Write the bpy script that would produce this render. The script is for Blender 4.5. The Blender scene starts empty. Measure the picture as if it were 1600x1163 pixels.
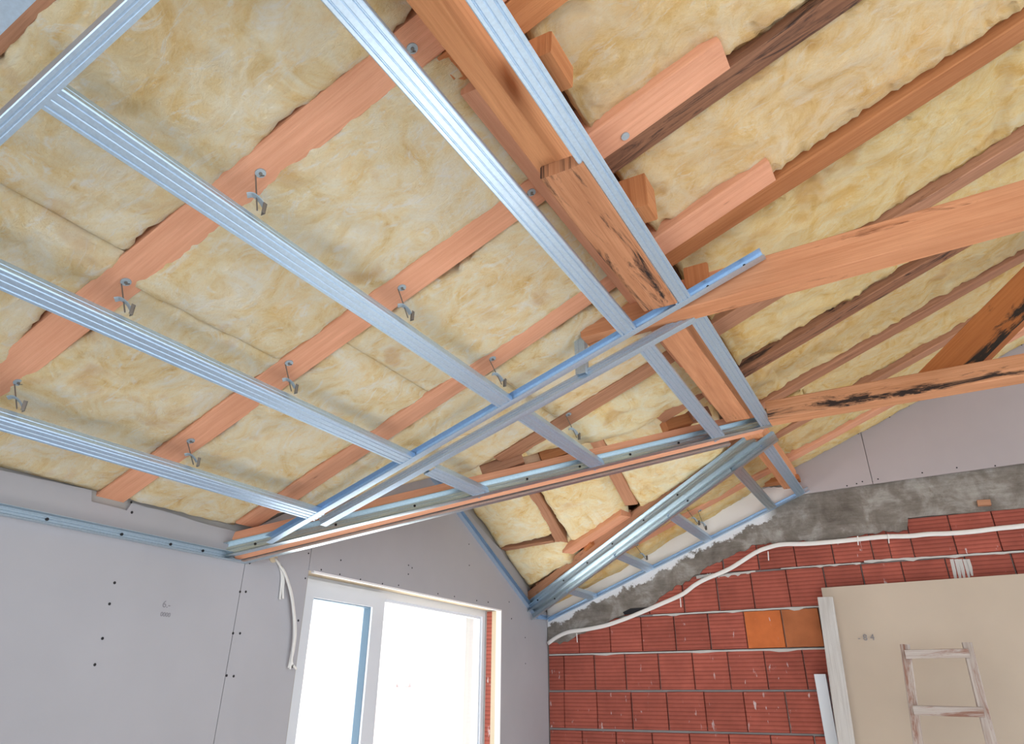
import bpy, bmesh, math, random
from mathutils import Vector, Matrix, noise
rnd = random.Random(7)
C = bpy.context.scene.collection
H = 1.65                     # eye height above the floor; measured coordinates below have the eye at (0,0,0)
# ------------------------------------------------------------------ camera, sky, lamps, exposure
F = 1090.0
M = [[0.8735886209187314, 0.48664157942001957, 0.004784828199428568],
     [-0.22027441913838303, 0.40415179177074795, -0.887772780322613],
     [-0.4339609448724125, 0.7744942235989132, 0.46025709765017175]]   # rows: picture right, picture down, view axis
cam = bpy.data.cameras.new('camera'); camo = bpy.data.objects.new('camera', cam); C.objects.link(camo)
cam.sensor_width = 36; cam.lens = 36 * F / 1600; cam.shift_y = -50.5 / 1600; cam.clip_start = .02
R = Matrix((M[0], [-v for v in M[1]], [-v for v in M[2]])).transposed()
camo.matrix_world = Matrix.Translation((0, 0, H)) @ R.to_4x4()
bpy.context.scene.camera = camo
sc = bpy.context.scene
sc.view_settings.view_transform = 'Standard'; sc.view_settings.look = 'None'
sc.view_settings.gamma = 1; sc.view_settings.use_curve_mapping = False
sc.view_settings.exposure = 0.50
w = bpy.data.worlds.new('overcast_sky'); sc.world = w; w.use_nodes = True
wb = w.node_tree.nodes['Background']; wb.inputs[0].default_value = (0.86, 0.93, 1.0, 1); wb.inputs[1].default_value = 1.2
def area(name, loc, target, sx, sy, power, col):
    l = bpy.data.lights.new(name, 'AREA'); l.shape = 'RECTANGLE'; l.size = sx; l.size_y = sy; l.energy = power; l.color = col
    o = bpy.data.objects.new(name, l); C.objects.link(o); o.location = loc
    o.rotation_euler = (Vector(target) - Vector(loc)).to_track_quat('-Z', 'Y').to_euler()
    return o
area('fill_lamp_open_side', (4.2, -1.6, 1.5), (-0.5, 2.6, 2.4), 3.4, 2.2, 24, (1, .97, .93))  # added fill lamp for unseen daylight; brightens the sides turned to it
sl = bpy.data.lights.new('bounce_sun', 'SUN'); sl.energy = 26; sl.angle = math.radians(1.5); sl.color = (1, .96, .90)
so = bpy.data.objects.new('bounce_sun', sl); C.objects.link(so); so.location = (-6, 5, 6)
so.rotation_euler = Vector((.80, -.22, -.60)).to_track_quat('-Z', 'Y').to_euler()   # added through the window; its floor patch bounces light up to dormer and ceiling
# ------------------------------------------------------------------ measured frame
Xw, Yg = -2.534, 5.1
T, K0 = 0.3735, 0.527        # hung grid: z = K0 + T (x - Xw)
TR, KR = 0.40, 0.66          # rafter undersides
def zk(x, k=K0, t=T): return k + t * (x - Xw)
def zr(x, k=KR): return k + TR * (x - Xw)
def ray(px, py):
    c = ((px - 800) / F, (py - 531) / F, 1.0)
    return Vector([sum(M[r][i] * c[r] for r in range(3)) for i in range(3)])
def onX(px, py, X=Xw): d = ray(px, py); return d * (X / d.x)
def onY(px, py, Y=Yg): d = ray(px, py); return d * (Y / d.y)
def onK(px, py, k=K0, t=T): d = ray(px, py); return d * ((k - t * Xw) / (d.z - t * d.x))
V = Vector
# ------------------------------------------------------------------ materials
def ins(bs, name, v):
    if name in bs.inputs: bs.inputs[name].default_value = v
def newmat(name, base=(.5, .5, .5), rough=.7, metal=0.0, spec=None):
    m = bpy.data.materials.new(name); m.use_nodes = True
    b = m.node_tree.nodes['Principled BSDF']
    b.inputs['Base Color'].default_value = (*base, 1); b.inputs['Roughness'].default_value = rough; b.inputs['Metallic'].default_value = metal
    if spec is not None: ins(b, 'Specular IOR Level', spec)
    return m, m.node_tree.nodes, m.node_tree.links, b
def ramp(N, stops):
    r = N.new('ShaderNodeValToRGB'); e = r.color_ramp.elements
    while len(e) < len(stops): e.new(.5)
    for i, (p, c) in enumerate(stops): e[i].position = p; e[i].color = (*c, 1)
    return r
def mixc(N, L, mode, fac, a, b):
    m = N.new('ShaderNodeMix'); m.data_type = 'RGBA'; m.blend_type = mode
    if isinstance(fac, (int, float)): m.inputs[0].default_value = fac
    else: L.new(fac, m.inputs[0])
    for s, k in ((a, 6), (b, 7)):
        if isinstance(s, tuple): m.inputs[k].default_value = (*s, 1)
        else: L.new(s, m.inputs[k])
    return m.outputs[2]
def nz(N, L, vec, scale, detail=4, rough=.6, sc3=None, dist=0):
    if sc3:
        mp = N.new('ShaderNodeMapping'); mp.inputs['Scale'].default_value = sc3; L.new(vec, mp.inputs['Vector']); vec = mp.outputs[0]
    n = N.new('ShaderNodeTexNoise'); n.inputs['Scale'].default_value = scale; n.inputs['Detail'].default_value = detail
    n.inputs['Roughness'].default_value = rough; n.inputs['Distortion'].default_value = dist; L.new(vec, n.inputs['Vector'])
    return n.outputs[0]
def bump(N, L, b, h, strength, dist=.01):
    n = N.new('ShaderNodeBump'); n.inputs['Strength'].default_value = strength; n.inputs['Distance'].default_value = dist
    L.new(h, n.inputs['Height']); L.new(n.outputs[0], b.inputs['Normal'])
def wood(name, c0, c1, stain=0.0, stc=(.03, .02, .018), rough=.75, band=None, knots=True):
    m, N, L, b = newmat(name, rough=rough, spec=.25)
    uv = N.new('ShaderNodeUVMap').outputs[0]; oi = N.new('ShaderNodeObjectInfo')
    off = N.new('ShaderNodeVectorMath'); off.operation = 'ADD'; L.new(uv, off.inputs[0])
    mul = N.new('ShaderNodeVectorMath'); mul.operation = 'SCALE'; mul.inputs[0].default_value = (7, 3, 5); L.new(oi.outputs['Random'], mul.inputs['Scale']); L.new(mul.outputs[0], off.inputs[1])
    vec = off.outputs[0]
    grain = nz(N, L, vec, 1, 6, .65, (3.0, 85, 1), .6)
    fine = nz(N, L, vec, 1, 3, .7, (16, 320, 1))
    big = nz(N, L, vec, 1, 3, .6, (1.6, 6, 1), .5)
    r = ramp(N, [(.25, c1), (.6, c0), (.85, tuple(min(1, v * 1.18) for v in c0))]); L.new(grain, r.inputs[0])
    rb = ramp(N, [(.3, (.80, .76, .72)), (.65, (1.0, 1.0, 1.0))]); L.new(big, rb.inputs[0])
    col = mixc(N, L, 'MULTIPLY', .8, r.outputs[0], rb.outputs[0])
    # knots
    mp = N.new('ShaderNodeMapping'); mp.inputs['Scale'].default_value = (2.2, 9, 1); L.new(vec, mp.inputs['Vector'])
    vo = N.new('ShaderNodeTexVoronoi'); vo.inputs['Scale'].default_value = 1.0; L.new(mp.outputs[0], vo.inputs['Vector'])
    rk = ramp(N, [(.012, (.8, .8, .8)), (.04, (0, 0, 0))]); L.new(vo.outputs[0], rk.inputs[0])
    if knots: col = mixc(N, L, 'MIX', rk.outputs[0], col, (c1[0] * .45, c1[1] * .4, c1[2] * .35))
    if stain > 0:
        s = nz(N, L, vec, 1, 7, .72, (2.6, 16, 1), .8)
        if band:
            sx = N.new('ShaderNodeSeparateXYZ'); L.new(uv, sx.inputs[0])
            d1 = N.new('ShaderNodeMath'); d1.operation = 'SUBTRACT'; L.new(sx.outputs[1], d1.inputs[0]); d1.inputs[1].default_value = band[0]
            d2 = N.new('ShaderNodeMath'); d2.operation = 'ABSOLUTE'; L.new(d1.outputs[0], d2.inputs[0])
            d3 = N.new('ShaderNodeMapRange'); L.new(d2.outputs[0], d3.inputs[0]); d3.inputs['From Min'].default_value = 0; d3.inputs['From Max'].default_value = band[1]; d3.inputs['To Min'].default_value = band[2]; d3.inputs['To Max'].default_value = -.12
            d4 = N.new('ShaderNodeMath'); d4.operation = 'ADD'; L.new(s, d4.inputs[0]); L.new(d3.outputs[0], d4.inputs[1]); s = d4.outputs[0]
        rs = ramp(N, [(.62 - .2 * stain, (0, 0, 0)), (.72 - .2 * stain, (1, 1, 1))]); L.new(s, rs.inputs[0])
        col = mixc(N, L, 'MIX', rs.outputs[0], col, stc)
    hv = N.new('ShaderNodeMath'); hv.operation = 'MULTIPLY_ADD'; L.new(oi.outputs['Random'], hv.inputs[0]); hv.inputs[1].default_value = .22; hv.inputs[2].default_value = .89
    hs = N.new('ShaderNodeHueSaturation'); L.new(col, hs.inputs['Color']); L.new(hv.outputs[0], hs.inputs['Value'])
    L.new(hs.outputs[0], b.inputs['Base Color'])
    ad = N.new('ShaderNodeMath'); ad.operation = 'ADD'; L.new(grain, ad.inputs[0]); L.new(fine, ad.inputs[1])
    bump(N, L, b, ad.outputs[0], .35, .004)
    return m
WOOD = wood('pale_salmon_timber', (.80, .41, .26), (.70, .32, .19))
WOOD_O = wood('orange_timber', (.60, .255, .105), (.46, .17, .062))
WOOD_D = wood('weathered_dark_timber', (.36, .175, .10), (.17, .08, .05), .55, (.05, .03, .025))
WOOD_S = wood('black_stained_timber', (.66, .32, .17), (.48, .20, .09), .45)
WOOD_C = wood('orange_salmon_timber_with_cracks', (.74, .355, .19), (.60, .25, .12), .06, (.25, .09, .04))
WOOD_P = wood('bright_orange_purlin_timber', (.80, .38, .18), (.64, .27, .115), knots=False)
WOOD_T = wood('tie_timber_with_black_band', (.66, .33, .18), (.50, .22, .10), .45, (.035, .022, .018), band=(.372, .09, .095))
WOOD_K = wood('dark_orange_timber_with_black_edge', (.42, .15, .045), (.34, .11, .03), .45, (.025, .018, .014), band=(.515, .085, .17))
WOOD_B = wood('brown_timber', (.52, .27, .165), (.36, .175, .10), .12, (.12, .06, .04))
WOOD_L = wood('fresh_pale_timber', (.85, .62, .42), (.70, .45, .28))
WOOD_W = wood('whitewashed_timber', (.70, .69, .68), (.55, .53, .52), .1, (.3, .24, .2))
WOOD_LAD = wood('plaster_spattered_wood', (.60, .55, .52), (.40, .30, .26), .5, (.30, .16, .12))
def metal(name, base, rough, met=.85):
    m, N, L, b = newmat(name, base, rough, met)
    tc = N.new('ShaderNodeTexCoord').outputs['Object']
    n = nz(N, L, tc, 130, 2, .5); r = ramp(N, [(.3, tuple(v * .90 for v in base)), (.7, base)]); L.new(n, r.inputs[0]); L.new(r.outputs[0], b.inputs['Base Color'])
    rr = N.new('ShaderNodeMapRange'); rr.inputs['To Min'].default_value = rough - .03; rr.inputs['To Max'].default_value = rough + .06; L.new(nz(N, L, tc, 14, 2), rr.inputs[0]); L.new(rr.outputs[0], b.inputs['Roughness'])
    return m
ZINC = metal('galvanised_steel', (.58, .75, .94), .36, .80)  # blue base colour stands in for cool daylight reflected in the steel
ZINC_S = metal('shiny_galvanised_steel', (.60, .70, .76), .30, .92)
ZINC_D = metal('dull_and_shaded_zinc', (.50, .60, .68), .5, .5)
DARK = newmat('dark_screw_steel_and_hole_shade', (.015, .015, .018), .5, .3)[0]
RODM = newmat('brown_grey_rod_steel', (.24, .22, .20), .45, .6)[0]
def wool(name, tint):
    m, N, L, b = newmat(name, rough=.98, spec=.05)
    g = N.new('ShaderNodeNewGeometry').outputs['Position']
    a = nz(N, L, g, 3.2, 5, .62, None, .8); c = nz(N, L, g, 5.5, 7, .64, (1, 1, 1), 2.2); f = nz(N, L, g, 1, 6, .78, (22, 60, 60), 3.5); w_ = nz(N, L, g, 1, 5, .7, (3.5, 9, 9), 4.0)
    r = ramp(N, [(.26, (.80, .55, .26)), (.38, (.92, .74, .43)), (.50, (.97, .85, .61)), (.66, (.98, .93, .79))]); L.new(c, r.inputs[0])
    r2 = ramp(N, [(.30, (1, .84, .58)), (.46, (1, .96, .86)), (.7, (1, 1, 1))]); L.new(a, r2.inputs[0])
    col = mixc(N, L, 'MULTIPLY', .8, r.outputs[0], r2.outputs[0])
    r3 = ramp(N, [(.34, (.86, .80, .68)), (.50, (1, 1, 1))]); L.new(f, r3.inputs[0])
    col = mixc(N, L, 'MULTIPLY', .55, col, r3.outputs[0])
    rw = ramp(N, [(.53, (0, 0, 0)), (.66, (.7, .7, .7))]); L.new(w_, rw.inputs[0]); col = mixc(N, L, 'MIX', rw.outputs[0], col, (.97, .93, .84))
    s = nz(N, L, g, 5.0, 3, .5, None, .3); r4 = ramp(N, [(.61, (0, 0, 0)), (.72, (.55, .55, .55))]); L.new(s, r4.inputs[0])
    col = mixc(N, L, 'MIX', r4.outputs[0], col, (.74, .44, .18))
    col = mixc(N, L, 'MULTIPLY', 1.0, col, tint)
    L.new(col, b.inputs['Base Color'])
    ad = N.new('ShaderNodeMath'); ad.operation = 'MULTIPLY_ADD'; L.new(f, ad.inputs[0]); ad.inputs[1].default_value = .9; L.new(c, ad.inputs[2])
    bump(N, L, b, ad.outputs[0], .7, .016)
    return m
WOOL = wool('cream_yellow_glass_wool', (1, 1, 1)); WOOL_D = wool('ochre_yellow_glass_wool', (.90, .82, .62)); WOOL_O = wool('warm_yellow_glass_wool', (.94, .83, .69)); WOOL_P = wool('pale_yellow_glass_wool', (1, 1, .92))
def plasterboard(name, c):
    m, N, L, b = newmat(name, c, .85, spec=.2)
    g = N.new('ShaderNodeNewGeometry').outputs['Position']
    n = nz(N, L, g, 1.3, 4, .6); r = ramp(N, [(.3, tuple(v * .93 for v in c)), (.7, tuple(min(1, v * 1.04) for v in c))]); L.new(n, r.inputs[0])
    L.new(r.outputs[0], b.inputs['Base Color']); bump(N, L, b, nz(N, L, g, 180, 2), .12, .001)
    return m
BOARD = plasterboard('grey_plasterboard_paper', (.42, .415, .445)); BOARD2 = plasterboard('warm_grey_plasterboard_paper', (.42, .375, .385))
BEIGE = plasterboard('beige_board_face', (.56, .47, .38)); WHITE = plasterboard('white_lime_paint', (.88, .87, .88))
EDGE = newmat('gypsum_edge', (.70, .68, .66), .9)[0]
def concrete():
    m, N, L, b = newmat('rough_cement_render', rough=.95, spec=.15)
    g = N.new('ShaderNodeNewGeometry').outputs['Position']
    n = nz(N, L, g, 6, 7, .65, None, .4); r = ramp(N, [(.3, (.15, .130, .112)), (.5, (.25, .225, .20)), (.66, (.42, .40, .375))]); L.new(n, r.inputs[0])
    n2 = nz(N, L, g, 1, 5, .7, (5, 5, 40)); r2 = ramp(N, [(.42, (.78, .76, .74)), (.6, (1.05, 1.05, 1.05))]); L.new(n2, r2.inputs[0])
    col = mixc(N, L, 'MULTIPLY', .6, r.outputs[0], r2.outputs[0])
    # white paint overspill that follows the track on the sloping stretch
    sx = N.new('ShaderNodeSeparateXYZ'); L.new(g, sx.inputs[0])
    k = N.new('ShaderNodeMath'); k.operation = 'MULTIPLY_ADD'; L.new(sx.outputs[0], k.inputs[0]); k.inputs[1].default_value = -T; L.new(sx.outputs[2], k.inputs[2])
    nn = nz(N, L, g, 9, 6, .72)
    k2 = N.new('ShaderNodeMath'); k2.operation = 'MULTIPLY_ADD'; L.new(nn, k2.inputs[0]); k2.inputs[1].default_value = .22; L.new(k.outputs[0], k2.inputs[2])
    base = H + K0 - T * Xw + .11
    rk = N.new('ShaderNodeMapRange'); rk.inputs['From Min'].default_value = base - .045; rk.inputs['From Max'].default_value = base - .030; L.new(k2.outputs[0], rk.inputs[0])
    rx = N.new('ShaderNodeMapRange'); rx.inputs['From Min'].default_value = -.75; rx.inputs['From Max'].default_value = -.85; L.new(sx.outputs[0], rx.inputs[0])
    mm = N.new('ShaderNodeMath'); mm.operation = 'MULTIPLY'; mm.use_clamp = True; L.new(rk.outputs[0], mm.inputs[0]); L.new(rx.outputs[0], mm.inputs[1])
    col = mixc(N, L, 'MIX', mm.outputs[0], col, (.78, .78, .80))
    L.new(col, b.inputs['Base Color']); bump(N, L, b, nz(N, L, g, 22, 8, .75), .9, .012)
    return m
CONC = concrete()
MORTAR = plasterboard('grey_mortar', (.40, .385, .37)); SMEAR = plasterboard('pale_mortar_smear', (.55, .53, .51))
def brickmat(name, c, ribs=True):
    m, N, L, b = newmat(name, c, .85, spec=.2)
    g = N.new('ShaderNodeNewGeometry').outputs['Position']; oi = N.new('ShaderNodeObjectInfo')
    n = nz(N, L, g, 7, 5, .6); r = ramp(N, [(.3, tuple(v * .82 for v in c)), (.7, tuple(v * 1.1 for v in c))]); L.new(n, r.inputs[0]); col = r.outputs[0]
    wv = N.new('ShaderNodeTexWave'); wv.bands_direction = 'Z'; wv.inputs['Scale'].default_value = 13.2 if ribs else 3; wv.inputs['Distortion'].default_value = .25; wv.inputs['Detail'].default_value = 1; L.new(g, wv.inputs[0])
    if ribs:
        rr = ramp(N, [(.10, (.66, .60, .60)), (.30, (1, 1, 1))]); L.new(wv.outputs[1], rr.inputs[0]); col = mixc(N, L, 'MULTIPLY', .8, col, rr.outputs[0])
    s = nz(N, L, g, 1, 5, .6, (30, 30, 9)); rs = ramp(N, [(.635, (0, 0, 0)), (.68, (.8, .8, .8))]); L.new(s, rs.inputs[0])
    s2 = nz(N, L, g, 2.6, 2, .5); rs2 = ramp(N, [(.48, (0, 0, 0)), (.56, (1, 1, 1))]); L.new(s2, rs2.inputs[0])
    mk_ = mixc(N, L, 'MULTIPLY', 1.0, rs.outputs[0], rs2.outputs[0]); col = mixc(N, L, 'MIX', mk_, col, (.62, .55, .55))
    hv = N.new('ShaderNodeMath'); hv.operation = 'MULTIPLY_ADD'; L.new(oi.outputs['Random'], hv.inputs[0]); hv.inputs[1].default_value = .24; hv.inputs[2].default_value = .88
    hs = N.new('ShaderNodeHueSaturation'); L.new(col, hs.inputs['Color']); L.new(hv.outputs[0], hs.inputs['Value']); L.new(hs.outputs[0], b.inputs['Base Color'])
    bump(N, L, b, wv.outputs[1], .55 if ribs else .1, .004)
    return m
BRICK = brickmat('ribbed_red_clay', (.39, .105, .075)); BRICK_O = brickmat('smooth_orange_clay', (.58, .16, .05), False); BRICK_BR = brickmat('smooth_brown_orange_clay', (.40, .135, .055), False)
PVC = newmat('white_window_plastic', (.70, .74, .80), .3)[0]; SEAL = newmat('grey_blue_seal', (.12, .2, .28), .5)[0]
CABLE = newmat('white_cable_sheath', (.78, .76, .73), .45)[0]; FOAM = plasterboard('cream_mounting_foam', (.62, .52, .38))
TUBE = newmat('white_flat_cable', (.80, .78, .76), .4)[0]
FLOORM = plasterboard('dusty_concrete_screed', (.70, .69, .67))
DECK = newmat('roof_board_underside', (.28, .16, .09), .9)[0]; PENCIL = newmat('pencil_mark', (.24, .23, .25), .9)[0]
GL = bpy.data.materials.new('clear_glass'); GL.use_nodes = True
_n = GL.node_tree.nodes; _l = GL.node_tree.links; _n.remove(_n['Principled BSDF'])
_t = _n.new('ShaderNodeBsdfTransparent'); _g = _n.new('ShaderNodeBsdfGlossy'); _g.inputs['Roughness'].default_value = .02; _m = _n.new('ShaderNodeMixShader'); 
_m.inputs[0].default_value = .05; _l.new(_t.outputs[0], _m.inputs[1]); _l.new(_g.outputs[0], _m.inputs[2]); _l.new(_m.outputs[0], _n['Material Output'].inputs[0])
# ------------------------------------------------------------------ object helpers
def setp(o, label=None, cat=None, group=None, kind=None):
    if label: o['label'] = label
    if cat: o['category'] = cat
    if group: o['group'] = group
    if kind: o['kind'] = kind
    return o
def origin_of(p):
    if p is None: return V((0, 0, 0))
    return origin_of(p.parent) + p.location
def mk(name, vs, fs, mat, parent=None, smooth=False, uvs=None, label=None, cat=None, group=None, kind=None, org=None):
    vs = [V(v) + V((0, 0, H)) for v in vs]
    lo = V([min(v[i] for v in vs) for i in range(3)]); hi = V([max(v[i] for v in vs) for i in range(3)])
    o0 = V(((lo.x + hi.x) / 2, (lo.y + hi.y) / 2, lo.z)) if org is None else V(org) + V((0, 0, H))
    me = bpy.data.meshes.new(name); me.from_pydata([v - o0 for v in vs], [], fs); me.materials.append(mat)
    if uvs:
        ul = me.uv_layers.new(name='UVMap')
        i = 0
        for f_uv in uvs:
            for uv in f_uv: ul.data[i].uv = uv; i += 1
    if smooth:
        for p in me.polygons: p.use_smooth = True
    me.update()
    bm = bmesh.new(); bm.from_mesh(me); bmesh.ops.recalc_face_normals(bm, faces=bm.faces); bm.to_mesh(me); bm.free()
    o = bpy.data.objects.new(name, me); C.objects.link(o)
    if parent is not None: o.parent = parent; o.location = o0 - origin_of(parent)
    else: o.location = o0
    return setp(o, label, cat, group, kind)
def empty(name, loc, label=None, cat=None, group=None, kind=None):
    o = bpy.data.objects.new(name, None); C.objects.link(o); o.location = V(loc) + V((0, 0, H)); o.empty_display_size = .05
    return setp(o, label, cat, group, kind)
def boxv(lo, hi):
    x0, y0, z0 = lo; x1, y1, z1 = hi
    vs = [(x0, y0, z0), (x1, y0, z0), (x1, y1, z0), (x0, y1, z0), (x0, y0, z1), (x1, y0, z1), (x1, y1, z1), (x0, y1, z1)]
    fs = [(0, 3, 2, 1), (4, 5, 6, 7), (0, 1, 5, 4), (1, 2, 6, 5), (2, 3, 7, 6), (3, 0, 4, 7)]
    return vs, fs
def boxes(lst):
    vs, fs = [], []
    for lo, hi in lst:
        v, f = boxv(lo, hi); n = len(vs); vs += v; fs += [tuple(i + n for i in q) for q in f]
    return vs, fs
def box(name, lo, hi, mat, parent=None, **k):
    v, f = boxv(lo, hi); return mk(name, v, f, mat, parent, **k)
def beam(name, p0, p1, a, wa, hb, mat, parent=None, up=None, seed=0, wob=.0025, ends=None, **k):
    """Timber from p0 to p1 (middle of the underside). a = width direction, up = height direction; rough chamfered section with its own bow and waviness."""
    p0 = V(p0); p1 = V(p1); d = (p1 - p0); Ln = d.length; d.normalize(); a = V(a); a = (a - d * a.dot(d)).normalized()
    b = d.cross(a) if up is None else V(up)
    if up is None and b.z < 0: b = -b
    b = (b - d * b.dot(d)).normalized()
    c = .004; h = wa / 2
    sec = [(-h + c, 0), (h - c, 0), (h, c), (h, hb - c), (h - c, hb), (-h + c, hb), (-h, hb - c), (-h, c)]
    per = [0]
    for i in range(8): q = sec[i]; r_ = sec[(i + 1) % 8]; per.append(per[-1] + math.hypot(r_[0] - q[0], r_[1] - q[1]))
    n = max(2, int(Ln / .09)); vs = []; fs = []; uvs = []
    so = seed * 3.7 + rnd.random() * 50
    for i in range(n + 1):
        t = i / n; base = p0.lerp(p1, t); s = t * Ln
        for j, (x, y) in enumerate(sec):
            e0 = 0
            if ends:  # slanted cuts: shift along d by ends*(y)
                if i == 0: e0 = ends[0] * x + ends[1] * y
                if i == n: e0 = ends[2] * x + ends[3] * y
            dx = noise.noise(V((s * 2.2, j * .8, so))) * wob * 1.6; dy = noise.noise(V((s * 2.0, j * .9, so + 9))) * wob
            vs.append(base + a * (x + dx) + b * (y + dy) + d * e0)
    for i in range(n):
        for j in range(8):
            j2 = (j + 1) % 8
            fs.append((i * 8 + j, i * 8 + j2, (i + 1) * 8 + j2, (i + 1) * 8 + j))
            s0, s1 = i / n * Ln, (i + 1) / n * Ln
            uvs.append([(s0, per[j]), (s0, per[j + 1]), (s1, per[j + 1]), (s1, per[j])])
    fs.append(tuple(range(8))); uvs.append([(q[1] * .1, q[0]) for q in sec])
    fs.append(tuple(n * 8 + j for j in range(8))); uvs.append([(q[1] * .1 + 1, q[0]) for q in sec])
    return mk(name, vs, fs, mat, parent, uvs=uvs, **k)
def sheet(path, t):
    """closed outline of a bent sheet of thickness t along an open 2-D path"""
    out = []
    n = len(path)
    for i in range(n):
        d1 = V((path[i][0] - path[i - 1][0], path[i][1] - path[i - 1][1])).normalized() if i > 0 else None
        d2 = V((path[i + 1][0] - path[i][0], path[i + 1][1] - path[i][1])).normalized() if i < n - 1 else None
        d = ((d1 or d2) + (d2 or d1)); d = d.normalized() if d.length > 1e-6 else d1
        nrm = V((-d.y, d.x)); kk = 1.0
        if d1 and d2: kk = 1 / max(.5, nrm.dot(V((-d1.y, d1.x))))
        out.append((path[i][0] + nrm.x * t * kk, path[i][1] + nrm.y * t * kk))
    return list(path), out
def sweep(name, path, t, p0, p1, a, b, mat, parent=None, cut0=0, cut1=0, **k):
    p0 = V(p0); p1 = V(p1); d = (p1 - p0).normalized(); a = V(a).normalized(); b = V(b).normalized()
    A, B = sheet(path, t); n = len(A); vs = []; fs = []
    for p, cut in ((p0, cut0), (p1, cut1)):
        for s in (A, B):
            for (x, y) in s: vs.append(p + a * x + b * y + d * (cut * x))
    o = 2 * n
    for i in range(n - 1):
        fs.append((i, i + 1, o + i + 1, o + i)); fs.append((n + i + 1, n + i, o + n + i, o + n + i + 1))
        fs.append((i + 1, i, n + i, n + i + 1)); fs.append((o + i, o + i + 1, o + n + i + 1, o + n + i))
    fs.append((0, n, o + n, o)); fs.append((n - 1, o + n - 1, o + 2 * n - 1, 2 * n - 1))
    return mk(name, vs, fs, mat, parent, **k)
def disc(c, nrm, r, h, n=12):
    c = V(c); nrm = V(nrm).normalized(); u = nrm.orthogonal().normalized(); v_ = nrm.cross(u)
    vs = []; fs = []
    for s in (0, 1):
        for i in range(n):
            an = 2 * math.pi * i / n; vs.append(c + (u * math.cos(an) + v_ * math.sin(an)) * r + nrm * (h * s))
    for i in range(n): fs.append((i, (i + 1) % n, n + (i + 1) % n, n + i))
    fs.append(tuple(range(n))[::-1]); fs.append(tuple(range(n, 2 * n)))
    return vs, fs
def merge(lst):
    vs, fs = [], []
    for v, f in lst:
        n = len(vs); vs += list(v); fs += [tuple(i + n for i in q) for q in f]
    return vs, fs
def tube(pts, r, n=8, flat=1.0, flatdir=None):
    pts = [V(p) for p in pts]; vs = []; fs = []
    for i, p in enumerate(pts):
        d = (pts[min(i + 1, len(pts) - 1)] - pts[max(i - 1, 0)]).normalized()
        u = (V(flatdir) - d * d.dot(V(flatdir))).normalized() if flatdir else d.orthogonal().normalized()
        v_ = d.cross(u)
        for j in range(n):
            an = 2 * math.pi * j / n; vs.append(p + u * math.cos(an) * r * flat + v_ * math.sin(an) * r)
    for i in range(len(pts) - 1):
        for j in range(n): fs.append((i * n + j, i * n + (j + 1) % n, (i + 1) * n + (j + 1) % n, (i + 1) * n + j))
    fs.append(tuple(range(n))[::-1]); fs.append(tuple((len(pts) - 1) * n + j for j in range(n)))
    return vs, fs
def smoothpts(pts, m=6):
    out = []; P = [V(p) for p in pts]; P = [P[0] * 2 - P[1]] + P + [P[-1] * 2 - P[-2]]
    for i in range(1, len(P) - 2):
        for k in range(m):
            t = k / m; a, b, c, d = P[i - 1], P[i], P[i + 1], P[i + 2]
            out.append(.5 * ((2 * b) + (c - a) * t + (2 * a - 5 * b + 4 * c - d) * t * t + (3 * b - a - 3 * c + d) * t ** 3))
    out.append(P[-2]); return out
def plate(name, pts, depth, mat, parent=None, **k):
    """flat polygon pts (3-D, planar) given thickness along depth vector"""
    pts = [V(p) for p in pts]; dv = V(depth); n = len(pts)
    vs = pts + [p + dv for p in pts]; fs = [tuple(range(n)), tuple(range(2 * n - 1, n - 1, -1))]
    fs += [(i, (i + 1) % n, n + (i + 1) % n, n + i) for i in range(n)]
    return mk(name, vs, fs, mat, parent, **k)
n0 = V((-T, 0, 1)).normalized(); r0 = V((1, 0, T)).normalized(); EY = V((0, 1, 0)); EX = V((1, 0, 0)); EZ = V((0, 0, 1))
# ------------------------------------------------------------------ setting: floor, walls, roof deck
box('floor', (Xw - .3, -2.2, -H - .15), (4.5, 5.4, -H), FLOORM, kind='structure')
def ragged(p, q, n, amp, seed, up=V((0, 0, 1))):
    p = V(p); q = V(q); out = []
    for i in range(n + 1):
        t = i / n; out.append(p.lerp(q, t) + up * (noise.noise(V((t * n * .35, seed, 0))) * amp + noise.noise(V((t * n * 1.3, seed, 5))) * amp * .5))
    return out
# roof boarding above the wool
def deck(name, pts):
    return plate(name, pts, (0, 0, .03), DECK, kind='structure')
dk = .14
VA = (-.50, 3.75)  # where the two valleys meet, in plan
def D(x, y, off=0): return (x, y, zr(x) + dk + off)
deck('ceiling', [D(Xw - .25, -2.0), D(Xw - .25, 2.02), D(VA[0], VA[1] - .05), D(VA[0], 5.35), D(3.0, 5.35), D(3.0, -2.0)])
deck('ceiling', [D(Xw - .25, 4.95), D(VA[0], VA[1]), D(VA[0], 5.35), D(Xw - .25, 5.35)])
ridge0 = V((Xw - .25, 3.47, 1.56)); ridge1 = V((VA[0], 3.72, 1.66))
deck('ceiling', [ridge0, ridge1, D(VA[0], VA[1]), D(Xw - .25, 4.95)])
deck('ceiling', [ridge0, D(Xw - .25, 2.02), D(VA[0], VA[1] - .05), ridge1])
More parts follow.
